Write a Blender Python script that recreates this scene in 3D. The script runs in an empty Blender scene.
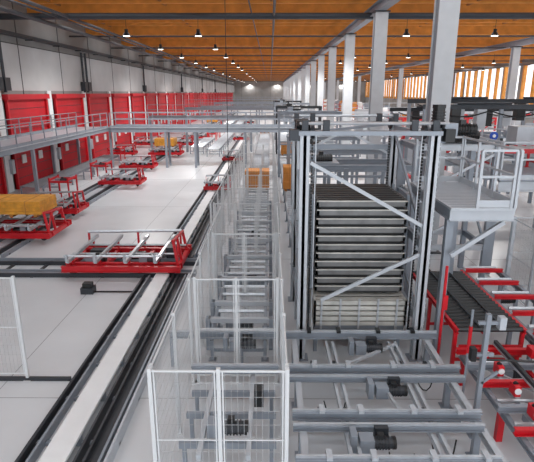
import bpy, math, random
from mathutils import Vector, Matrix
random.seed(7)
S=bpy.context.scene
C=S.collection
# ---------------------------------------------------------------- materials
def lin(c):
    return tuple(((v/255)/12.92 if v/255<=0.04045 else (((v/255)+0.055)/1.055)**2.4) for v in c)+(1,)
def mat(name,rgb,rough=.5,metal=0,var=.12,scale=3.0,emit=0,bump=0):
    m=bpy.data.materials.new(name); m.use_nodes=True
    nt=m.node_tree; p=nt.nodes['Principled BSDF']
    p.inputs['Roughness'].default_value=rough; p.inputs['Metallic'].default_value=metal
    c=lin(rgb)
    tc=nt.nodes.new('ShaderNodeTexCoord'); no=nt.nodes.new('ShaderNodeTexNoise')
    no.inputs['Scale'].default_value=scale; no.inputs['Detail'].default_value=6
    nt.links.new(tc.outputs['Object'],no.inputs['Vector'])
    r=nt.nodes.new('ShaderNodeValToRGB')
    r.color_ramp.elements[0].position=.3; r.color_ramp.elements[1].position=.7
    r.color_ramp.elements[0].color=tuple(v*(1-var) for v in c[:3])+(1,)
    r.color_ramp.elements[1].color=tuple(min(1,v*(1+var)) for v in c[:3])+(1,)
    nt.links.new(no.outputs['Fac'],r.inputs['Fac']); nt.links.new(r.outputs['Color'],p.inputs['Base Color'])
    if emit:
        p.inputs['Emission Color'].default_value=c; p.inputs['Emission Strength'].default_value=emit
    if bump:
        b=nt.nodes.new('ShaderNodeBump'); b.inputs['Strength'].default_value=bump
        nt.links.new(no.outputs['Fac'],b.inputs['Height']); nt.links.new(b.outputs['Normal'],p.inputs['Normal'])
    return m
FLOOR=mat('floor_concrete',(200,202,205),.32,0,.09,.35)
SEAM=mat('floor_joint',(140,141,143),.7)
WALL=mat('wall_concrete',(138,136,134),.85,0,.16,.4,bump=.05)
WALLL=mat('wall_panel_light',(182,182,182),.8,0,.10,.4)
WSEAM=mat('wall_joint',(88,86,85),.9)
WHITE=mat('white_paint',(222,223,224),.45,0,.03)
COLM=mat('column_paint',(186,190,194),.5,0,.04)
WOOD=mat('glulam_wood',(226,152,66),.6,0,.16,1.5)
WOOD2=mat('roof_wood',(172,112,54),.7,0,.15,1.0)
GREY=mat('grey_steel_paint',(138,145,154),.42,.2,.08)
LGREY=mat('light_grey_steel',(178,183,189),.4,.15,.06)
DGREY=mat('dark_steel',(58,61,66),.45,.4,.1)
BLACK=mat('black_plastic',(20,21,23),.4,0,.1)
RED=mat('red_paint',(196,18,32),.4,0,.1)
DOORR=mat('door_red',(186,22,36),.55,0,.12,.6)
ZINC=mat('galvanised_steel',(190,194,199),.3,.5,.1,6)
TRAY=mat('tray_steel',(112,112,112),.42,.35,.22,4)
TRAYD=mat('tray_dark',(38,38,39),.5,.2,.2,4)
TRAYL=mat('tray_light',(190,188,182),.5,.2,.15,4)
FWIRE=mat('fence_post_grey',(204,206,208),.5,0,.02)
MESH=mat('fence_wire',(176,178,180),.5,.2,.02)
YBOX=mat('packed_boards',(210,146,48),.6,0,.22,5)
OBOX=mat('cardboard_boxes',(200,130,56),.7,0,.15,4)
BLUE=mat('blue_sign_paint',(20,70,170),.6)
GLASS=mat('window_glow',(225,235,245),.2,0,.02,emit=1.3)
LAMPE=mat('lamp_lens',(255,250,240),.3,0,0,emit=7)
# ---------------------------------------------------------------- builder
class B:
    def __init__(s): s.v=[];s.f=[];s.m=[];s.mats=[]
    def mi(s,m):
        if m not in s.mats: s.mats.append(m)
        return s.mats.index(m)
    def box(s,x0,x1,y0,y1,z0,z1,m):
        n=len(s.v); k=s.mi(m)
        s.v+=[(x0,y0,z0),(x1,y0,z0),(x1,y1,z0),(x0,y1,z0),(x0,y0,z1),(x1,y0,z1),(x1,y1,z1),(x0,y1,z1)]
        for f in ((0,3,2,1),(4,5,6,7),(0,1,5,4),(1,2,6,5),(2,3,7,6),(3,0,4,7)):
            s.f.append(tuple(n+i for i in f)); s.m.append(k)
    def beam(s,p,q,w,h,m):
        p=Vector(p);q=Vector(q);d=(q-p).normalized()
        up=Vector((0,0,1)) if abs(d.z)<.95 else Vector((0,1,0))
        a=d.cross(up).normalized(); b=a.cross(d).normalized()
        n=len(s.v);k=s.mi(m)
        for e in (p,q):
            for i,j in((-1,-1),(1,-1),(1,1),(-1,1)):
                s.v.append(tuple(e+a*(i*w/2)+b*(j*h/2)))
        for f in((0,3,2,1),(4,5,6,7),(0,1,5,4),(1,2,6,5),(2,3,7,6),(3,0,4,7)):
            s.f.append(tuple(n+i for i in f)); s.m.append(k)
    def cyl(s,p,q,r,m,n=10,r2=None):
        p=Vector(p);q=Vector(q);d=(q-p).normalized(); r2=r if r2 is None else r2
        up=Vector((0,0,1)) if abs(d.z)<.95 else Vector((0,1,0))
        a=d.cross(up).normalized(); b=a.cross(d).normalized()
        o=len(s.v);k=s.mi(m)
        for e,rr in((p,r),(q,r2)):
            for i in range(n):
                t=2*math.pi*i/n
                s.v.append(tuple(e+a*(rr*math.cos(t))+b*(rr*math.sin(t))))
        for i in range(n):
            j=(i+1)%n; s.f.append((o+i,o+j,o+n+j,o+n+i)); s.m.append(k)
        s.f.append(tuple(o+i for i in reversed(range(n))));s.m.append(k)
        s.f.append(tuple(o+n+i for i in range(n)));s.m.append(k)
    def ibeam(s,p,q,w,h,m,t=.02):
        p=Vector(p);q=Vector(q); d=(q-p).normalized()
        up=Vector((0,0,1)) if abs(d.z)<.95 else Vector((0,1,0))
        a=d.cross(up).normalized(); b=a.cross(d).normalized()
        s.beam(p,q,t,h-2*t,m)
        s.beam(p+b*(h/2-t/2),q+b*(h/2-t/2),w,t,m)
        s.beam(p-b*(h/2-t/2),q-b*(h/2-t/2),w,t,m)
    def build(s,name,loc=(0,0,0)):
        me=bpy.data.meshes.new(name); me.from_pydata(s.v,[],s.f)
        for m in s.mats: me.materials.append(m)
        me.polygons.foreach_set('material_index',s.m); me.update()
        o=bpy.data.objects.new(name,me); o.location=loc; C.objects.link(o); return o
def inst(o,loc,rot=0,sc=(1,1,1)):
    n=bpy.data.objects.new(o.name.split('.')[0],o.data); n.location=loc; n.rotation_euler[2]=rot; n.scale=sc
    C.objects.link(n); return n
# ---------------------------------------------------------------- room
XL,XR,YB,YF,ZR=-15.0,40.0,-8.0,215.0,10.9
b=B(); b.box(XL-.3,XR+.3,YB,YF+.3,-.2,0,FLOOR)
for y in range(0,215,8): b.box(XL,XR,y+.0,y+.015,0,.002,SEAM)
for x in (-11.5,-5.2,6.8,14,22,30): b.box(x,x+.015,YB,YF,0,.002,SEAM)
b.build('floor')
b=B(); b.box(XL-.3,XL,YB,YF,0,ZR,WALL)
b.box(XL,XL+.015,YB,YF,5.6,8.2,WALLL)
y=YB+3
while y<YF: b.box(XL,XL+.03,y,y+.08,0,ZR,WSEAM); y+=6
b.box(XL,XL+.03,YB,YF,8.2,8.26,WSEAM)
b.build('wall_left')
b=B(); b.box(XL-.3,XR+.3,YF,YF+.3,0,ZR,WALL)
for x in range(-12,40,6): b.box(x,x+.1,YF-.02,YF,0,ZR,WSEAM)
b.build('wall_far')
b=B(); b.box(XR,XR+.3,YB,YF,0,4.2,WALL); b.box(XR,XR+.3,YB,YF,9.6,ZR,WALL)
y=YB
while y<YF: b.box(XR,XR+.3,y,y+1.2,4.2,9.6,WALL); y+=6
b.build('wall_right')
b=B()
b.box(XR+.1,XR+.16,YB,YF,4.2,9.6,GLASS); b.build('window_1')
b=B(); y=20
while y<YF: b.box(XR-.5,XR-.02,y,y+.4,3.6,9.6,WOOD); y+=3.2
b.build('window_fins')
MY=[-7+10*i for i in range(22)]+[YF-1]
b=B()
for y in MY:
    if y+4.6<YF: b.box(XL-.3,XR+.3,y+4.6,min(y+10,YF),ZR,ZR+.2,WOOD2)  # slab omitted past each main beam: unseen openings added to let sky light in
for x in (-15,-5,5,15,25,35): b.box(x,x+1.6,YB,YF,ZR+.2,ZR+.3,WOOD2)
b.build('ceiling')
gb=B(); gb.box(XL,XR,-.16,.16,10.0,ZR,WOOD); g0=gb.build('glulam_beam',(0,MY[0],0))
for y in MY[1:]: inst(g0,(0,y,0))
pb=B(); pb.box(XL,XR,-.1,.1,ZR-.38,ZR,WOOD); p0=pb.build('roof_joist',(0,MY[0]+5,0))
for y in MY[:-2]:
    for d in (5,6.7,8.4):
        if y==MY[0] and d==5: continue
        inst(p0,(0,y+d,0))
b=B()
for x in (-13,-6.5,0,12,18,26,32,38): b.box(x,x+.14,YB,YF,ZR-.30,ZR,WOOD2)
b.build('roof_purlins')
b=B(); b.ibeam((5.6,YB,9.7),(5.6,YF,9.7),.4,.5,GREY,.03); b.build('roof_girder')
b=B(); b.ibeam((22,YB,9.7),(22,YF,9.7),.4,.5,GREY,.03); b.build('roof_girder')
b=B()
for x,z,r in((-11,9.45,.09),(-11.6,9.45,.06),(-12.6,9.3,.12),(-1.0,9.6,.04),(.2,9.55,.07)): b.cyl((x,YB,z),(x,YF-.3,z),r,DGREY,8)
for k in range(18):
    y=29+10*k; b.cyl((XL+.1,y,9.5),(XR-.6,y,9.5),.17 if k==0 else .06,DGREY,8)
b.build('sprinkler_pipes')
b=B()
b.box(-14.9,-14.5,YB,YF-.2,8.6,8.66,DGREY); b.box(-14.9,-14.87,YB,YF-.2,8.66,8.78,DGREY); b.box(-14.53,-14.5,YB,YF-.2,8.66,8.78,DGREY)
for y in range(20,210,4): b.box(-14.96,-14.5,y,y+.05,8.54,8.6,DGREY)
b.build('wall_cable_tray')
for y in (27.8,28.6,40.8,41.6,60.4,86,112,138):
    b=B(); b.cyl((-14.8,y,5.5),(-14.8,y,8.5),.09,DGREY,8); b.box(-14.95,-14.6,y-.3,y+.3,5.6,6.3,DGREY); b.build('drain_pipe')
# ---------------------------------------------------------------- lamps
lb=B()
lb.cyl((0,0,0),(0,0,.2),.26,BLACK,14,.14); lb.cyl((0,0,.2),(0,0,.4),.11,BLACK,10); lb.cyl((0,0,.4),(0,0,1.1),.012,BLACK,6)
lb.cyl((0,0,-.012),(0,0,0),.2,LAMPE,14)
l0=lb.build('hanging_lamp',(-9,33,8.9))
for k in range(0,12):
    for x in (-9,-4.5,8.5,14,27,34):
        if k==0 and x==-9: continue
        inst(l0,(x,33+(10*k if k<6 else 50+16*(k-5)),8.9))
for k in range(0,10):
    for x in (-8.5,3,16,30):
        y=20*k+34
        L=bpy.data.lights.new('lamp_light','SPOT'); L.energy=2300 if y<120 else 1200; L.spot_size=math.radians(160); L.spot_blend=.6; L.shadow_soft_size=.2; L.color=(1,.98,.96)
        o=bpy.data.objects.new('lamp_light',L); o.location=(x,y,8.8); C.objects.link(o)
# ---------------------------------------------------------------- dock doors on left wall
db=B(); w=5.2
db.box(0,.08,0,w,0.0,5.1,DOORR)
for i in range(1,9): db.box(.08,.10,0,w,.57*i,.57*i+.03,DGREY)
for yy in (0,w-.18): db.box(0,.22,yy,yy+.18,0,5.3,RED)
db.box(0,.35,-.1,w+.1,5.1,5.4,DOORR)
db.box(.1,.16,1.0,1.5,1.4,1.9,WHITE); db.box(.1,.16,3.2,3.7,1.4,1.9,WHITE)
db.box(.0,.3,-.55,-.25,1.0,1.8,LGREY); db.box(.0,.12,-.95,-.35,0,5.6,WHITE)
d0=db.build('door_1',(XL+.03,15.5,0))
n=2
for k in range(1,29):
    o=inst(d0,(XL+.03,15.5+6.5*k,0)); o.name='door_%d'%n; n+=1
# ---------------------------------------------------------------- columns
cb=B(); cb.box(-.32,.32,-.28,-.22,0,9.42,COLM); cb.box(-.32,.32,.22,.28,0,9.42,COLM); cb.box(-.28,.28,-.22,.22,0,9.42,GREY)
cb.box(-.45,.45,-.4,.4,0,.05,DGREY); cb.box(-.4,.4,-.35,.35,9.38,9.44,DGREY)
c0=cb.build('steel_column',(5.6,17,0))
for k in range(1,20): inst(c0,(5.6,17+10*k,0))
for k in range(0,10): inst(c0,(22,27+20*k,0))
# ---------------------------------------------------------------- generic parts
def rail(b,p,q,h=1.05,m=GREY,step=1.5,toe=True,z=0):
    p=Vector(p);q=Vector(q);L=(q-p).length;n=max(1,round(L/step))
    for i in range(n+1):
        a=p.lerp(q,i/n); b.beam(a,a+Vector((0,0,h)),.05,.05,m)
    for t in (h,h*.55): b.beam(p+Vector((0,0,t)),q+Vector((0,0,t)),.045,.045,m)
    if toe: b.beam(p+Vector((0,0,.08)),q+Vector((0,0,.08)),.015,.14,m)
def fence(b,p,q,h=2.2,m=FWIRE,pw=1.5,sv=.075,sh=.2,wr=.0038,base=.15,wires=True):
    p=Vector(p+(0,));q=Vector(q+(0,));L=(q-p).length;n=max(1,round(L/pw));d=(q-p).normalized()
    for i in range(n+1):
        a=p.lerp(q,i/n); b.beam(a,a+Vector((0,0,h)),.05,.05,m); b.beam(a,a+Vector((0,0,.012)),.14,.14,m)
    for t in (base,h-.04): b.beam(p+Vector((0,0,t)),q+Vector((0,0,t)),.022,.025,m)
    b.beam(p+Vector((0,0,1.15)),q+Vector((0,0,1.15)),.012,.015,m)
    for i in range(n):
        a=p.lerp(q,i/n)+d*.05; b.beam(a+Vector((0,0,base)),a+Vector((0,0,h-.04)),.018,.018,m)
        a=p.lerp(q,(i+1)/n)-d*.05; b.beam(a+Vector((0,0,base)),a+Vector((0,0,h-.04)),.018,.018,m)
    if not wires: return
    k=int(L/sv)
    for i in range(1,k):
        a=p+d*(i*L/k); b.beam(a+Vector((0,0,base)),a+Vector((0,0,h-.04)),wr,wr,MESH)
    k=int((h-base)/sh)
    for i in range(1,k):
        z=base+i*(h-base)/k; b.beam(p+Vector((0,0,z)),q+Vector((0,0,z)),wr,wr,MESH)
def motor(b,x,y,z,ax='x',m=DGREY,s=1.0):
    d=Vector((1,0,0)) if ax=='x' else Vector((0,1,0)) if ax=='y' else Vector((0,0,1))
    p=Vector((x,y,z)); b.cyl(p,p+d*.32*s,.10*s,m,12)
    for i in range(5): b.cyl(p+d*(.05+.05*i)*s,p+d*(.07+.05*i)*s,.118*s,m,12)
    b.cyl(p+d*.32*s,p+d*.38*s,.11*s,BLACK,12)
    q=p-d*.12*s; b.box(q.x-.12*s,q.x+.12*s,q.y-.12*s,q.y+.12*s,q.z-.12*s,q.z+.12*s,GREY)
    b.box(p.x-.05*s+d.x*.12*s,p.x+.05*s+d.x*.12*s,p.y-.05*s,p.y+.05*s,p.z+.08*s,p.z+.18*s,BLACK)
def conveyor(b,x0,x1,y0,y1,h,fm=GREY,rm=ZINC,sp=.25,along='y',leg=2.0,fh=.14,r=.045,z0=0):
    if along=='y':
        for x in (x0,x1): b.ibeam((x,y0,h-fh/2),(x,y1,h-fh/2),.07,fh,fm,.012)
        n=int((y1-y0)/sp)
        for i in range(n):
            y=y0+sp*(i+.5); b.cyl((x0+.03,y,h-.03),(x1-.03,y,h-.03),r,rm,8)
        n=max(1,round((y1-y0)/leg))
        for i in range(n+1):
            y=y0+.1+(y1-y0-.2)*i/n
            for x in (x0,x1): b.box(x-.035,x+.035,y-.035,y+.035,z0,h-fh,fm); b.box(x-.08,x+.08,y-.08,y+.08,z0,z0+.012,fm)
            if h-z0>.5: b.box(x0,x1,y-.02,y+.02,z0+.2,z0+.26,fm)
    else:
        for y in (y0,y1): b.ibeam((x0,y,h-fh/2),(x1,y,h-fh/2),.07,fh,fm,.012)
        n=int((x1-x0)/sp)
        for i in range(n):
            x=x0+sp*(i+.5); b.cyl((x,y0+.03,h-.03),(x,y1-.03,h-.03),r,rm,8)
        n=max(1,round((x1-x0)/leg))
        for i in range(n+1):
            x=x0+.1+(x1-x0-.2)*i/n
            for y in (y0,y1): b.box(x-.035,x+.035,y-.035,y+.035,z0,h-fh,fm); b.box(x-.08,x+.08,y-.08,y+.08,z0,z0+.012,fm)
            if h-z0>.5: b.box(x-.02,x+.02,y0,y1,z0+.2,z0+.26,fm)
# ---------------------------------------------------------------- long ground lane (left of fence)
def lane(b,y0,y1,ox=0):
    b.box(ox-3.82,ox-3.77,y0,y1,.0,.18,DGREY); b.box(ox-3.66,ox-3.62,y0,y1,.0,.18,GREY); b.box(ox-3.77,ox-3.66,y0,y1,0,.05,DGREY)
    b.box(ox-3.44,ox-3.04,y0,y1,.17,.22,WHITE)
    y=y0+.3
    while y<y1: b.box(ox-3.85,ox-2.42,y,y+.08,.0,.06,GREY); b.box(ox-3.4,ox-3.34,y,y+.08,.06,.17,GREY); b.box(ox-3.1,ox-3.04,y,y+.08,.06,.17,GREY); y+=1.2
    for x in (-2.92,-2.78): b.box(ox+x-.02,ox+x+.02,y0,y1,0.0,.2,DGREY)
    b.box(ox-2.57,ox-2.53,y0,y1,0,.2,GREY)
    b.box(ox-2.76,ox-2.62,y0,y1,.0,.1,DGREY); b.box(ox-2.46,ox-2.42,y0,y1,0,.24,LGREY)
b=B(); lane(b,4.0,14.0); b.build('floor_rail_conveyor')
b=B(); lane(b,15.9,120.0); b.build('floor_rail_conveyor')
b=B()
for x in (-10.6,-10.3,-9.5,-9.2): b.box(x-.035,x+.035,16,150,0,.16,GREY if x in(-10.3,-9.2) else DGREY)
b.box(-10.1,-9.7,16,150,.05,.10,LGREY)
y=16.4
while y<150: b.box(-10.64,-9.16,y,y+.1,0,.05,DGREY); y+=1.5
b.build('transfer_track')
b=B()
for y in (14.25,14.6,15.35,15.7): b.box(-14.5,-2.3,y-.03,y+.03,0,.13,DGREY if y in(14.25,15.35) else GREY)
b.box(-14.5,-2.3,14.36,14.46,.0,.1,GREY)
x=-14
while x<-2.3: b.box(x,x+.1,14.2,15.74,0,.04,DGREY); x+=1.1
b.build('cross_transfer_track')
b=B(); b.box(-5.35,-5.0,12.9,13.2,0,.18,DGREY); b.box(-5.3,-5.05,12.95,13.15,.18,.3,BLACK); b.beam((-5.0,13.05,.03),(-3.9,13.05,.03),.04,.03,BLACK); b.build('floor_junction_box')
# ---------------------------------------------------------------- red transfer car (origin centre)
def red_car(b,w=3.6,d=2.2):
    x0,x1,y0,y1=-w/2,w/2,-d/2,d/2
    for y in (y0,y0+.35,y1-.35,y1): b.ibeam((x0,y,.36),(x1,y,.36),.12,.18,RED,.02)
    for x in (x0+.1,x0+w*.33,x0+w*.66,x1-.1): b.box(x-.06,x+.06,y0,y1,.24,.40,RED)
    for x in (x0+.3,x1-.3):
        for y in (y0+.17,y1-.17): b.cyl((x,y-.05,.28),(x,y+.05,.28),.14,BLACK,14)
    for x in (x0+.25,x0+w*.3,x0+w*.55,x0+w*.8):
        b.beam((x,y0-.1,.62),(x+.15,y1,.78),.09,.1,ZINC)
        b.beam((x,y0+.3,.4),(x,y0+.3,.66),.06,.06,RED); b.beam((x+.1,y1-.3,.4),(x+.1,y1-.3,.72),.06,.06,RED)
        b.beam((x-.02,y0-.1,.6),(x-.02,y0-.1,.85),.07,.05,LGREY)
    b.cyl((x0+.1,y1-.05,.92),(x1-.3,y1-.05,.98),.05,ZINC,10); b.cyl((x0,y0+.25,.68),(x1-.6,y0+.25,.68),.04,ZINC,10)
    b.cyl((x0+.1,y1-.5,.6),(x1-.1,y1-.5,.6),.035,ZINC,8); b.cyl((x0+.1,y0+.7,.62),(x1-.3,y0+.7,.62),.035,ZINC,8)
    for x in (x0+.12,x1-.35,0): b.beam((x,y1-.05,.4),(x,y1-.05,.95),.06,.06,RED)
    for y in (y0+.2,y0+.8,y1-.4): b.beam((x1-.1,y,.4),(x1-.22,y,1.25-.1*(y-y0)),.08,.08,RED)
    b.beam((x1-.2,y0+.2,1.2),(x1-.2,y1-.4,1.05),.07,.07,RED); b.beam((x1-.1,y0+.2,.5),(x1-.2,y0+.8,1.1),.05,.05,RED)
    motor(b,x0+.8,y0+.6,.5,'x'); motor(b,x1-1.1,y0+.5,.5,'x')
    b.box(x1-.6,x1-.3,y0+.9,y0+1.3,.4,.75,DGREY); b.box(x0+.5,x0+1.0,y0+1.1,y0+1.4,.4,.6,DGREY); b.box(0,.5,y0+.8,y0+1.1,.4,.58,BLACK)
b=B(); red_car(b); car=b.build('red_transfer_car',(-4.5,15.1,.0))
for x,y,s in((-9.9,18.6,.95),(-8.9,29.5,.7),(-2.95,27.5,.42),(-2.95,40,.5),(-9.2,44,.8),(-9.9,22.2,.7),(-8.9,60,.9),(-3.2,58,.6),(-9.2,80,.9),(-13,44,.6),(-12.8,52,.8),(-9.4,100,1),(-13,70,.8),(-3.4,90,.7),(-9.6,36,.7),(-9.2,52,.7)):
    inst(car,(x,y,0),0,(s,s,1))
# ---------------------------------------------------------------- board stacks
def stack(b,w,d,h,m,n=6):
    for i in range(n):
        e=.012*(i%2); b.box(-w/2+e,w/2-e,-d/2+e,d/2-e,h*i/n+.008,h*(i+1)/n,m)
    for x in (-w*.25,w*.25): b.box(x-.015,x+.015,-d/2-.006,d/2+.006,0,h+.006,WOOD2)
    for x in (-w*.4,0,w*.4): b.box(x-.06,x+.06,-d/2,d/2,-.1,0,WOOD2)
b=B(); stack(b,2.3,1.5,.5,YBOX,4); bs=b.build('board_stack',(-9.85,18.9,1.02))
inst(bs,(-9.2,44,1.02),0,(.75,1,1.2)); inst(bs,(-9.2,80,1.02),0,(.75,1,1.4))
b=B(); stack(b,1.25,1.2,.85,OBOX,3); cbx=b.build('cardboard_box_stack',(-.66,25.6,.78))
inst(cbx,(1.3,25.2,.78),0,(1,1,1.3)); inst(cbx,(-.66,62,.78)); inst(cbx,(1.5,40,.78))
# ---------------------------------------------------------------- left side grey conveyors
for x0,x1,y0,y1,sp in((-13.4,-12.2,17.5,24,.4),(-13.4,-12.2,26,40,.4),(-7.4,-6.2,46,56,.5),(-5.6,-4.5,44,66,.6),(-7.4,-6.2,70,100,1),(-5.6,-4.5,72,118,1)):
    b=B(); conveyor(b,x0,x1,y0,y1,.65,GREY,ZINC,sp); b.build('roller_conveyor')
def liftt(x,y):
    b=B()
    for dx in (0,1.0):
        for dy in (0,1.2): b.box(dx-.035,dx+.035,dy-.035,dy+.035,0,1.1,RED)
        b.beam((dx,0,1.0),(dx,1.2,1.0),.08,.1,RED)
    b.beam((0,0,.9),(1,0,.9),.08,.1,RED); b.beam((0,1.2,.9),(1,1.2,.9),.08,.1,RED); motor(b,.4,.5,.9,'x')
    b.beam((0,.5,.78),(1,.5,.78),.06,.06,RED)
    b.build('red_lift_table',(x,y,0))
for x,y in((-11.8,26),(-11.7,32),(-7.3,58),(-7.3,62),(-7,66),(-13.4,41)): liftt(x,y)
# ---------------------------------------------------------------- walkway along left wall + bridge
b=B(); hz=3.0
b.box(-14.6,-12.0,16,38,hz-.04,hz,LGREY)
for x in (-14.55,-12.05): b.ibeam((x,16,hz-.16),(x,38,hz-.16),.12,.24,GREY,.015)
for y in range(16,39,2): b.box(-14.5,-12.1,y-.04,y+.04,hz-.18,hz-.04,GREY)
for y in (17,25,33,37.5):
    for x in (-14.5,-12.0): b.box(x-.08,x+.08,y-.08,y+.08,0,hz-.28,GREY); b.box(x-.15,x+.15,y-.15,y+.15,0,.02,GREY)
rail(b,(-12.0,16,hz),(-12.0,37.1,hz)); rail(b,(-14.6,16,hz),(-14.6,38,hz))
b.build('mezzanine_walkway')
b=B()
b.box(-11.85,2.5,37.2,38.6,hz-.04,hz,LGREY)
for y in (37.25,38.55): b.ibeam((-11.85,y,hz-.2),(2.5,y,hz-.2),.14,.32,GREY,.02)
rail(b,(-11.85,37.2,hz),(2.5,37.2,hz)); rail(b,(-11.85,38.6,hz),(2.5,38.6,hz))
for x in (-7.8,-5.6,-1.9,2.4):
    for y in (37.3,38.5): b.box(x-.08,x+.08,y-.08,y+.08,0,hz-.36,GREY)
b.build('footbridge')
for yb,zb in ((47.5,3.2),(68,3.4),(84,3.2),(104,3.4),(122,3.2)):
    b=B(); b.ibeam((-11.5,yb,zb),(3,yb,zb),.2,.35,GREY,.02); b.ibeam((-11.5,yb+1.2,zb),(3,yb+1.2,zb),.2,.35,GREY,.02)
    rail(b,(-11.5,yb,zb+.18),(3,yb,zb+.18),1.0,GREY,2.4,False)
    for x in (-11.3,-7.9,-1.8,2.8): b.box(x-.1,x+.1,yb-.1,yb+.1,0,zb-.18,GREY)
    for i in range(12): b.beam((-11.5+1.2*i,yb,zb),(-11.5+1.2*i+.6,yb+1.2,zb),.06,.06,DGREY)
    b.build('conveyor_gantry')
# ---------------------------------------------------------------- central fenced conveyor line
b=B()
fence(b,(-1.5,5.43),(.22,5.43),pw=.88)
fence(b,(-1.5,5.53),(-1.5,14.5)); fence(b,(.22,5.53),(.22,14.5))
fence(b,(-1.4,8.56),(.14,8.56),pw=.77); fence(b,(-1.4,11.6),(.14,11.6),pw=.77)
b.build('safety_fence')
b=B()
FX=-1.85
fence(b,(FX,15.0),(FX,36),sv=.18,sh=.4,wr=.004,pw=2); fence(b,(.3,15.0),(.3,36),sv=.18,sh=.4,wr=.004,pw=2)
fence(b,(FX,39.5),(FX,80),wires=False,pw=2); fence(b,(.3,39.5),(.3,80),wires=False,pw=2)
for y in (15,17.6,20.5,23.6,28,33): fence(b,(FX+.1,y),(.22,y),sv=.1,sh=.2,wr=.005,pw=.73)
b.build('safety_fence')
b=B(); conveyor(b,-1.22,-.1,9.3,24.5,.62,GREY,ZINC,.5,leg=1.5)
for y in (10.2,13.2,17.5,21): motor(b,-.75,y,.42,'x'); b.box(-1.3,-.05,y-.3,y-.2,.3,.42,GREY)
for y in (9.9,10.8,12.4,14.2,16,18.4,20,22):
    b.box(-1.35,0.02,y-.05,y+.05,.63,.74,LGREY); b.box(-1.4,-1.3,y-.1,y+.1,0,.74,GREY); b.box(-.02,.07,y-.1,y+.1,0,.74,GREY)
b.build('roller_conveyor')
b=B(); conveyor(b,-1.22,-.1,24.6,70,.68,GREY,ZINC,.5); b.build('roller_conveyor')
b=B(); conveyor(b,.75,2.2,13.5,36.5,.68,GREY,ZINC,.4); b.build('roller_conveyor')
b=B(); conveyor(b,.75,2.2,39.2,80,.68,GREY,ZINC,.8); b.build('roller_conveyor')
b=B()
for y in (6.2,6.9,7.5): b.beam((-1.35,y,.45),(.1,y,.45),.06,.1,GREY); b.box(-1.3,-1.24,y-.03,y+.03,0,.4,GREY); b.box(.0,.06,y-.03,y+.03,0,.4,GREY)
for x in (-1.0,-.3): b.beam((x,5.8,.55),(x,8.2,.55),.07,.1,LGREY)
motor(b,-.7,6.4,.6,'x'); b.box(-.25,-.1,6.9,7.1,.6,.9,BLACK)
b.build('chain_conveyor')
for y,c in((15.5,GREY),(20,GREY),(26,GREY),(33,GREY),(46,DGREY),(60,GREY),(76,DGREY)):
    b=B(); h=3.2 if y<30 else 4.2; xa=1.0 if y<30 else .6
    for x in (xa,2.4,4.6): b.box(x-.07,x+.07,y-.07,y+.07,0,h,c); b.box(x-.07,x+.07,y+1.5-.07,y+1.57,0,h,c)
    for yy in (y,y+1.5): b.ibeam((xa-.1,yy,h),(4.7,yy,h),.14,.2,c,.02); b.beam((xa,yy,2.2),(4.6,yy,2.2),.08,.1,c)
    for x in (xa,4.6): b.beam((x,y,h),(x,y+1.5,h),.1,.14,c)
    motor(b,1.5,y+.7,h+.2,'x',BLACK,1.4); b.box(1.2,2.2,y+.1,y+1.4,h+.1,h+.14,c)
    b.build('lift_portal')
# ---------------------------------------------------------------- foreground transfer frame
b=B(); Z=.72
def cross(x0,x1,y,z=Z,w=.12,h=.13,m=GREY): b.ibeam((x0,y,z),(x1,y,z),w,h,m,.015); b.beam((x0,y,z+h/2+.02),(x1,y,z+h/2+.02),.04,.035,ZINC)
cross(-2.05,-1.56,9.15); cross(-1.44,.16,9.15); cross(.28,3.4,9.15)
cross(-1.4,.16,7.85); cross(.3,3.4,7.85); cross(.3,3.4,7.6,.68,.08,.09); cross(.35,3.25,6.55); cross(.35,3.2,6.3,.68,.08,.09); cross(.35,3.1,5.55); cross(.35,3.1,5.3,.66,.08,.09)
for x in (.5,3.2): b.ibeam((x,4.9,.58),(x,9.1,.58),.1,.13,LGREY,.015)
for x in (1.15,1.28,2.42,2.55): b.beam((x,4.9,.56),(x,9.1,.56),.05,.1,LGREY)
for x in (.5,3.2):
    for y in (5.1,6.5,7.8,9.0): b.box(x-.05,x+.05,y-.05,y+.05,0,.52,GREY); b.box(x-.1,x+.1,y-.1,y+.1,0,.015,GREY)
for x in (-2.0,-.6): b.box(x-.05,x+.05,9.1,9.2,0,.65,GREY)
for x,y in((1.9,8.8),(2.0,7.35),(1.5,6.05),(2.5,5.05),(-.6,8.95)):
    motor(b,x,y,.62,'x',DGREY,.85); b.box(x-.33,x-.24,y-.08,y+.16,.5,.78,GREY); b.box(x+.05,x+.25,y+.14,y+.24,.45,.75,DGREY)
for y in (8.5,7.0,5.9,8.2,6.8):
    b.beam((.55,y,.26),(3.15,y,.26),.04,.05,GREY)
for y in (8.35,6.9,5.8):
    b.cyl((.55,y,.5),(3.15,y,.5),.022,ZINC,8)
    for x in (.8,1.22,2.48,2.95): b.cyl((x-.02,y,.5),(x+.02,y,.5),.09,DGREY,14)
b.beam((1.15,8.0,.6),(2.55,9.0,.6),.05,.05,LGREY); b.beam((1.9,7.9,.62),(2.1,6.6,.62),.05,.05,ZINC)
for x in (.8,1.4,2.2,2.9):
    for y in (9.15,7.85,6.55,5.55): b.box(x-.04,x+.04,y-.09,y+.09,.8,.85,BLACK if y>9 else LGREY)
for x,y in((.75,5.6),(1.7,5.9),(2.4,6.2),(.9,7.1),(2.7,8.1)):
    pts=[Vector((x+.35*t,y+.1*math.sin(t*6),.58-.45*math.sin(t*math.pi))) for t in [i/8 for i in range(9)]]
    for p,q in zip(pts,pts[1:]): b.cyl(p,q,.012,BLACK,6)
b.build('chain_transfer_conveyor')
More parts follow.
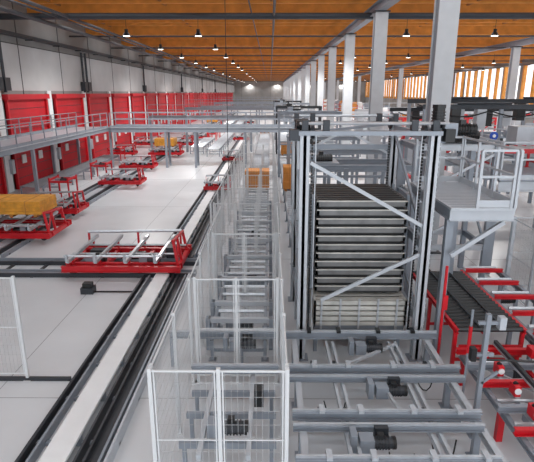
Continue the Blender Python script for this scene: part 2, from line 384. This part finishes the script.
# ---------------------------------------------------------------- stacker tower
b=B(); X0,X1,Y0,Y1,H=.66,3.12,9.5,12.6,4.72
for x in (X0,X1):
    for y in (Y0,Y1): b.box(x-.03,x+.03,y-.1,y+.1,0,H,GREY); b.box(x-.09,x+.09,y-.1,y-.07,0,H,LGREY); b.box(x-.09,x+.09,y+.07,y+.1,0,H,LGREY); b.box(x-.16,x+.16,y-.16,y+.16,0,.02,GREY)
    for z in (H-.08,.9,2.5): b.box(x-.05,x+.05,Y0+.1,Y1-.1,z-.08,z+.08,GREY)
    b.beam((x,Y0+.1,1.0),(x,Y1-.1,2.4),.05,.07,GREY); b.beam((x,Y0+.1,2.6),(x,Y1-.1,4.5),.05,.07,GREY)
b.box(X0-.12,X1+.12,Y0-.12,Y0+.12,H,H+.08,GREY); b.box(X0-.12,X1+.12,Y1-.12,Y1+.12,H,H+.08,GREY)
b.box(X0+.09,X1-.09,Y1-.04,Y1+.04,H-.6,H-.48,GREY); b.box(X0+.09,X1-.09,Y0-.04,Y0+.04,.52,.64,GREY)
b.beam((X0+.12,Y0-.03,4.2),(X1-.1,Y0-.03,2.95),.05,.07,LGREY)
b.beam((X0+.4,Y0-.03,1.35),(X1-.1,Y0-.03,2.35),.05,.07,LGREY)
b.beam((X0+.12,Y1,4.0),(1.9,Y1,4.6),.04,.06,LGREY); b.beam((1.9,Y1,4.6),(X1-.1,Y1,4.0),.04,.06,LGREY)
b.beam((X0+.1,Y0+.1,H+.04),(X1-.1,Y1-.1,H+.04),.05,.06,GREY)
for x in (X0+.16,X1-.16):
    for y in (Y0+.15,Y1-.2):
        z=.6
        while z<H: b.box(x-.018,x+.018,y-.03,y+.03,z,z+.045,BLACK); z+=.065
        b.cyl((x-.03,y,H+.05),(x+.03,y,H+.05),.13,DGREY,16)
for x in (X0+.22,X1-.22): b.cyl((x,Y0+.05,.6),(x,Y0+.05,H),.012,ZINC,6)
b.cyl((X0-.1,Y0,H+.22),(X1+.25,Y0,H+.22),.03,ZINC,10); b.cyl((X0-.1,Y1,H+.22),(X1+.1,Y1,H+.22),.03,ZINC,10)
for x in (X0,X0+.4,X1-.4,X1):
    for y in (Y0,Y1): b.box(x-.06,x+.06,y-.08,y+.08,H+.08,H+.28,DGREY)
for y in (Y0+.3,Y0+.9): b.cyl((X0-.15,y,H+.16),(X0+.12,y,H+.16),.1,BLACK,12)
motor(b,X1+.12,Y0+.25,H+.12,'z',BLACK,1.15); motor(b,X1+.42,Y0+.1,H+.1,'x',BLACK,1.0)
b.box(X1+.16,X1+.34,Y0-.15,Y0+.15,H-.12,H+.12,BLACK)
b.box(X0-.3,X0-.1,Y0-.1,Y0+.2,H-.1,H+.1,DGREY)
for y in (10.3,11.4): b.box(X0-.04,X0+.04,y-.05,y+.05,0,H-.16,LGREY)
for i in range(40): b.box(X1+.13,X1+.2,Y0+.2,Y0+.3,.6+.1*i,.67+.1*i,BLACK)
b.build('pallet_stacker_tower')
def tray(b,x0,x1,y0,y1,z,m,n=9,hh=.11,top=None):
    top=top or m
    b.box(x0,x1,y0,y0+.05,z,z+hh,m); b.box(x0,x1,y1-.05,y1,z,z+hh,m); b.box(x0,x0+.05,y0,y1,z,z+hh,m); b.box(x1-.05,x1,y0,y1,z,z+hh,m)
    for i in range(n):
        y=y0+.1+(y1-y0-.25)*i/(n-1); b.box(x0,x1,y,y+.13,z+hh-.03,z+hh+.005,top)
b=B(); z=1.36
for i in range(11):
    e=random.uniform(-.02,.02); tray(b,.98+e,2.86+e,9.95,11.9,z,TRAY,9,.125,TRAYD)
    b.box(.98+e,2.86+e,9.935,9.95,z+.1,z+.125,TRAYL)
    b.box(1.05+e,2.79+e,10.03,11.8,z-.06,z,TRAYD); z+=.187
for x in (.92,2.92): b.box(x-.03,x+.03,10.2,10.3,1.3,z,GREY); b.box(x-.03,x+.03,11.5,11.6,1.3,z,GREY)
b.build('slatted_tray_stack')
b=B(); z=.72
b.box(.95,2.9,9.75,9.85,.5,.66,GREY); b.box(.95,2.9,11.7,11.8,.5,.66,GREY)
for x in (1.0,2.8):
    for y in (9.8,11.75): b.box(x-.04,x+.04,y-.04,y+.04,0,.5,GREY)
for i in range(5):
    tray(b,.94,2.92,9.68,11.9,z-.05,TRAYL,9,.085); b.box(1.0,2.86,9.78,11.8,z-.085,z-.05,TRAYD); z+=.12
for x in (1.1,1.5,1.9,2.3,2.7): b.box(x-.02,x+.02,9.64,9.67,.6,1.3,ZINC)
b.build('slatted_tray_stack')
# ---------------------------------------------------------------- operator platform right of tower
b=B(); x0,x1,y0,y1,h=3.5,4.75,9.3,12.2,3.35
b.box(x0,x1,y0,y1,h-.04,h,LGREY)
for y in (y0+.04,y1-.04): b.ibeam((x0,y,h-.15),(x1,y,h-.15),.1,.22,LGREY,.015)
for x in (x0+.04,x1-.04): b.ibeam((x,y0+.1,h-.15),(x,y1-.1,h-.15),.1,.22,GREY,.015)
for y in (y0+.3,y1-.1): b.box(x0+.03,x0+.17,y-.07,y+.07,0,h-.26,GREY)
b.box(x1-.15,x1-.01,y1-.17,y1-.03,0,h-.26,GREY)
b.beam((x0+.12,y0+.1,2.35),(x1-.15,y0+.1,h-.3),.08,.08,LGREY)
rail(b,(x1-.03,y0,h),(x1-.03,y1,h),1.1,LGREY,.95); rail(b,(x0+.1,y1,h),(x1,y1,h),1.1,LGREY,.7)
rail(b,(x0+.5,y0+.02,h),(x1-.1,y0+.02,h),1.1,LGREY,.7)
for i in range(18): b.box(x0+.05,x1-.05,y0+.15+.155*i,y0+.17+.155*i,h,h+.005,GREY)
b.build('service_platform')
b=B(); conveyor(b,7.6,8.8,8.5,13.0,.7,GREY,ZINC,.25); b.build('roller_conveyor')
b=B()
for y in (13.6,15.2):
    for x in (4.0,6.2): b.box(x-.07,x+.07,y-.07,y+.07,0,4.1,GREY)
    for z in (1.2,2.6,4.05): b.ibeam((4.0,y,z),(6.2,y,z),.1,.16,LGREY,.015)
for x in (4.0,6.2):
    for z in (1.2,2.6,4.05): b.ibeam((x,13.6,z),(x,15.2,z),.1,.16,GREY,.015)
    b.beam((x,13.6,1.2),(x,15.2,2.6),.05,.07,GREY)
b.beam((4.0,13.58,1.3),(6.2,13.58,2.5),.05,.07,LGREY); b.beam((4.0,13.58,2.7),(6.2,13.58,3.9),.05,.07,LGREY)
for i in range(6): b.cyl((4.1,13.7+.27*i,2.72),(6.1,13.7+.27*i,2.72),.05,ZINC,8)
motor(b,4.8,13.9,4.3,'x',BLACK,1.3); motor(b,5.6,14.6,4.3,'x',BLACK,1.2); b.box(4.4,5.9,14.0,14.9,4.12,4.2,DGREY)
b.build('lift_frame')
# ---------------------------------------------------------------- conveyors right of the tower
b=B()
conveyor(b,3.75,5.1,8.95,12.4,.95,RED,BLACK,.16,leg=1.4,r=.055,fh=.1)
for x in (4.2,4.65): b.box(x-.02,x+.02,9.0,12.3,.98,1.01,DGREY)
b.box(3.8,5.05,8.9,8.95,.5,.62,RED); b.build('black_roller_conveyor')
b=B()
for x in (5.35,6.35): b.ibeam((x,8.9,.7),(x,13.0,.7),.1,.12,GREY,.015)
for y in (9.1,10,10.9,11.8,12.7):
    b.ibeam((5.35,y,.82),(6.35,y,.82),.08,.1,RED,.015); b.cyl((5.4,y+.3,.8),(6.3,y+.3,.8),.04,ZINC,8)
    for x in (5.35,6.35): b.box(x-.04,x+.04,y-.04,y+.04,0,.64,GREY)
motor(b,5.7,9.5,.55,'x'); motor(b,5.7,11.4,.55,'x'); b.build('chain_conveyor')
b=B()
for y,c in((8.55,RED),(8.0,GREY),(7.45,RED),(6.75,GREY),(6.2,RED),(5.5,GREY)):
    b.ibeam((3.6,y,.7),(6.3,y,.7),.09,.11,c,.015)
for x,c in ((3.75,GREY),(4.15,LGREY),(4.75,RED),(5.4,LGREY),(6.1,RED)): b.ibeam((x,5.0,.54),(x,8.7,.54),.08,.11,c,.015)
for x in (4.4,5.1,5.8): b.beam((x,5.0,.82),(x,8.7,.82),.06,.07,DGREY); b.beam((x,5.0,.78),(x,8.7,.78),.11,.02,ZINC)
for x in (3.75,4.75,6.1):
    for y in (5.2,6.9,8.5): b.box(x-.05,x+.05,y-.05,y+.05,0,.49,RED)
for y in (8.3,7.7,7.1,6.5,5.9):
    b.cyl((3.75,y,.6),(6.1,y,.6),.035,ZINC,10)
    b.box(3.97,4.07,y-.1,y+.1,.74,.92,RED); b.cyl((4.02,y-.115,.84),(4.02,y-.10,.84),.055,WHITE,14); b.cyl((4.02,y-.02,.92),(4.02,y+.02,.92),.04,BLACK,12)
    b.box(4.85,4.97,y-.1,y+.1,.74,.92,RED); b.box(5.2,5.38,y-.12,y+.05,.74,.84,BLACK)
    b.box(5.5,5.6,y-.3,y+.2,.74,.8,LGREY)
for x,y in((4.5,8.2),(5.5,7.6),(4.4,6.9),(5.4,6.3)): motor(b,x,y,.42,'x',DGREY,1.0)
b.beam((3.75,8.4,.62),(4.75,7.0,.62),.05,.05,LGREY); b.beam((4.75,8.4,.62),(6.1,7.0,.62),.05,.05,LGREY)
b.cyl((3.7,7.9,.9),(6.2,7.7,.9),.02,BLACK,6)
b.build('red_chain_conveyor')
b=B()
b.box(3.36,3.43,6.98,7.06,0,2.2,GREY); b.box(3.3,3.5,6.92,7.12,0,.02,GREY)
b.beam((3.25,7.02,2.05),(3.65,7.02,2.05),.05,.05,GREY); b.beam((3.2,7.02,1.5),(3.55,7.02,1.5),.05,.05,GREY); b.box(3.18,3.26,6.96,7.08,1.4,1.62,BLACK)
b.box(3.56,3.66,6.96,7.08,1.95,2.15,LGREY); b.beam((3.4,7.0,1.0),(3.65,7.0,1.2),.04,.04,GREY); b.build('sensor_post')
b=B(); b.cyl((3.4,7.6,0),(3.4,7.6,2.0),.022,GREY,8); b.cyl((3.4,7.6,1.2),(3.4,7.6,1.7),.032,RED,8); b.cyl((3.4,7.6,0),(3.4,7.6,.02),.08,GREY,12); b.build('light_barrier_post')
b=B(); b.cyl((3.5,9.2,0),(3.5,9.2,2.2),.03,RED,8); b.box(3.45,3.55,9.1,9.15,1.3,1.6,RED); b.cyl((3.5,9.2,0),(3.5,9.2,.02),.08,GREY,12); b.build('light_barrier_post')
b=B(); fence(b,(6.7,8.0),(6.7,13.2),m=LGREY,pw=1.3); fence(b,(6.8,13.3),(12.6,13.3),m=LGREY); b.build('safety_fence')
b=B(); fence(b,(-4.8,8.6),(-8.0,8.6),pw=1.6); b.box(-8,-3.95,8.56,8.64,0,.06,DGREY); b.build('safety_fence')
# ---------------------------------------------------------------- right background platform + machinery
b=B(); h=3.0
b.box(6.8,15,14.5,20,h-.04,h,GREY)
for y in (14.55,19.95): b.ibeam((6.8,y,h-.2),(15,y,h-.2),.14,.3,LGREY,.02)
for x in (6.85,11,14.95):
    for y in (14.7,19.8): b.box(x-.08,x+.08,y-.08,y+.08,0,h-.35,GREY)
rail(b,(6.8,14.5,h),(15,14.5,h),1.1,LGREY,1.2); rail(b,(6.8,20,h),(15,20,h),1.1,LGREY); rail(b,(6.8,14.6,h),(6.8,19.9,h),1.1,LGREY)
b.build('mezzanine_platform')
b=B(); conveyor(b,7.2,14,16,17.2,3.75,RED,ZINC,.3,'x',leg=1.6,z0=3.0); b.build('red_roller_conveyor')
b=B(); conveyor(b,7.2,14,18.2,19.2,3.6,GREY,BLACK,.3,'x',leg=1.6,z0=3.0); b.box(9,10,18.3,19.1,3.62,4.3,LGREY); b.box(11.5,12.2,18.3,19.1,3.62,4.1,DGREY); b.build('roller_conveyor')
b=B(); b.cyl((6.95,15.6,3.0),(6.95,15.6,4.1),.025,LGREY,8); b.cyl((6.95,15.56,4.2),(6.95,15.6,4.2),.13,BLUE,16); b.cyl((6.95,15.54,4.2),(6.95,15.56,4.2),.05,WHITE,12)
b.build('blue_round_sign')
for y,z in((22,4.9),(24.5,5.1),(28,4.6)):
    b=B(); b.ibeam((6.6,y,z),(20,y,z),.14,.2,DGREY,.03)
    for x in (6.7,10,14,19.9): b.box(x-.07,x+.07,y-.07,y+.07,0,z-.1,GREY)
    for x in (8,9.1,12,13,16): b.box(x-.2,x+.2,y-.2,y+.2,z-.9,z-.1,BLACK if x in(8,12) else LGREY); b.cyl((x,y-.25,z+.15),(x+1.2,y-.25,z+.15),.05,DGREY,8)
    pts=[Vector((7+12*t,y-.3,z-.15-.25*abs(math.sin(t*math.pi*5)))) for t in [i/50 for i in range(51)]]
    for p,q in zip(pts,pts[1:]): b.cyl(p,q,.03,BLACK,5)
    b.build('overhead_gantry')
for i,(x,y) in enumerate([(7.2,32.5),(12.2,33),(16,26),(18,40),(10,52),(25,30),(28,44),(26,56),(11,64),(33,50),(14.5,22.8)]):
    b=B(); w=2.2;d=2.0;hh=2.4+.5*(i%3)
    b.box(0,w,0,d,.1,hh,WHITE if i%2 else LGREY); b.box(-.05,w+.05,-.05,d+.05,0,.1,DGREY)
    b.box(.1,w/2-.03,-.03,0,.3,hh-.2,LGREY); b.box(w/2+.03,w-.1,-.03,0,.3,hh-.2,LGREY)
    b.box(w/2-.09,w/2-.05,-.06,-.03,1.1,1.4,BLACK); b.box(.2,.6,-.04,-.03,1.6,2.0,BLACK); b.build('control_cabinet',(x,y,0))
for x0,y0,y1 in((24,22,29),(28.5,20,42),(35,20,48),(8,38,50),(14,38,50),(24,64,120),(30,64,120),(8,70,130),(14.5,64,130),(18,22,26)):
    b=B(); conveyor(b,x0,x0+1.3,y0,y1,.9,GREY,ZINC,1.0,leg=5); b.build('roller_conveyor')
for x0,y0,c in((7.3,25,RED),(10.8,41,RED),(17,50,RED),(30.5,27,RED),(31,36,GREY),(18,33,GREY),(11,25,GREY),(17,43.5,RED),(31.5,20.5,GREY),(25,50,RED),(17,56,GREY)):
    b=B()
    for dx in (0,2.4):
        for dy in (0,2.4): b.box(dx-.07,dx+.07,dy-.07,dy+.07,0,3.4,c)
    for z in (1.2,3.3):
        for dy in (0,2.4): b.box(0,2.4,dy-.06,dy+.06,z,z+.14,c)
        for dx in (0,2.4): b.box(dx-.06,dx+.06,0,2.4,z,z+.14,c)
    b.beam((0,0,1.3),(2.4,0,3.2),.05,.07,c); motor(b,1,0,3.55,'x',BLACK,1.4)
    for i in range(7): b.cyl((.1,.2+.33*i,1.36),(2.3,.2+.33*i,1.36),.05,ZINC,8)
    b.build('lift_frame',(x0,y0,0))
b=B(); rail(b,(6.8,30,3),(20,30,3),1.1,LGREY,2); b.box(6.8,20,30,31.5,2.9,3.0,LGREY)
for x in (7,12,16,19.8): b.box(x-.08,x+.08,30.6,30.8,0,2.9,GREY)
b.build('footbridge')
b=B(); rail(b,(8,60,3.2),(38,60,3.2),1.1,LGREY,3); b.box(8,38,60,61.5,3.05,3.2,LGREY)
for x in range(9,38,5): b.box(x-.1,x+.1,60.6,60.8,0,3.05,GREY)
b.build('footbridge')
for k in range(9):
    b=B(); c=RED if k%2 else LGREY
    for x in range(5):
        for y in (0,1.0): b.box(x*1.2-.05,x*1.2+.05,y-.05,y+.05,0,3,c)
    for z in (.3,1.4,2.5):
        for y in (0,1.0): b.box(0,4.8,y-.04,y+.04,z,z+.1,c)
        for x in range(4): b.box(x*1.2+.15,x*1.2+1.05,.05,.95,z+.1,z+.8,(OBOX,WHITE,GREY)[(x+k)%3])
    b.build('storage_rack',(17 if k else 16.6,64+14*k,0))
b=B(); b.cyl((-2.2,26,0),(-2.2,26,10.5),.018,BLACK,6); b.box(-2.28,-2.12,25.95,26.05,1.2,1.5,BLACK); b.build('drop_cable')
# ---------------------------------------------------------------- world
w=bpy.data.worlds.new('World'); S.world=w; w.use_nodes=True
bg=w.node_tree.nodes['Background']; bg.inputs[0].default_value=(.88,.94,1,1); bg.inputs[1].default_value=2.5
# ---------------------------------------------------------------- camera
cd=bpy.data.cameras.new('Camera'); cam=bpy.data.objects.new('Camera',cd); C.objects.link(cam)
cd.sensor_width=36; cd.lens=36*493/534; cd.clip_end=1000
cam.location=(0,0,5.5); cam.rotation_euler=(math.radians(90-15.7),0,math.radians(.35))
S.camera=cam
S.view_settings.view_transform='Standard'
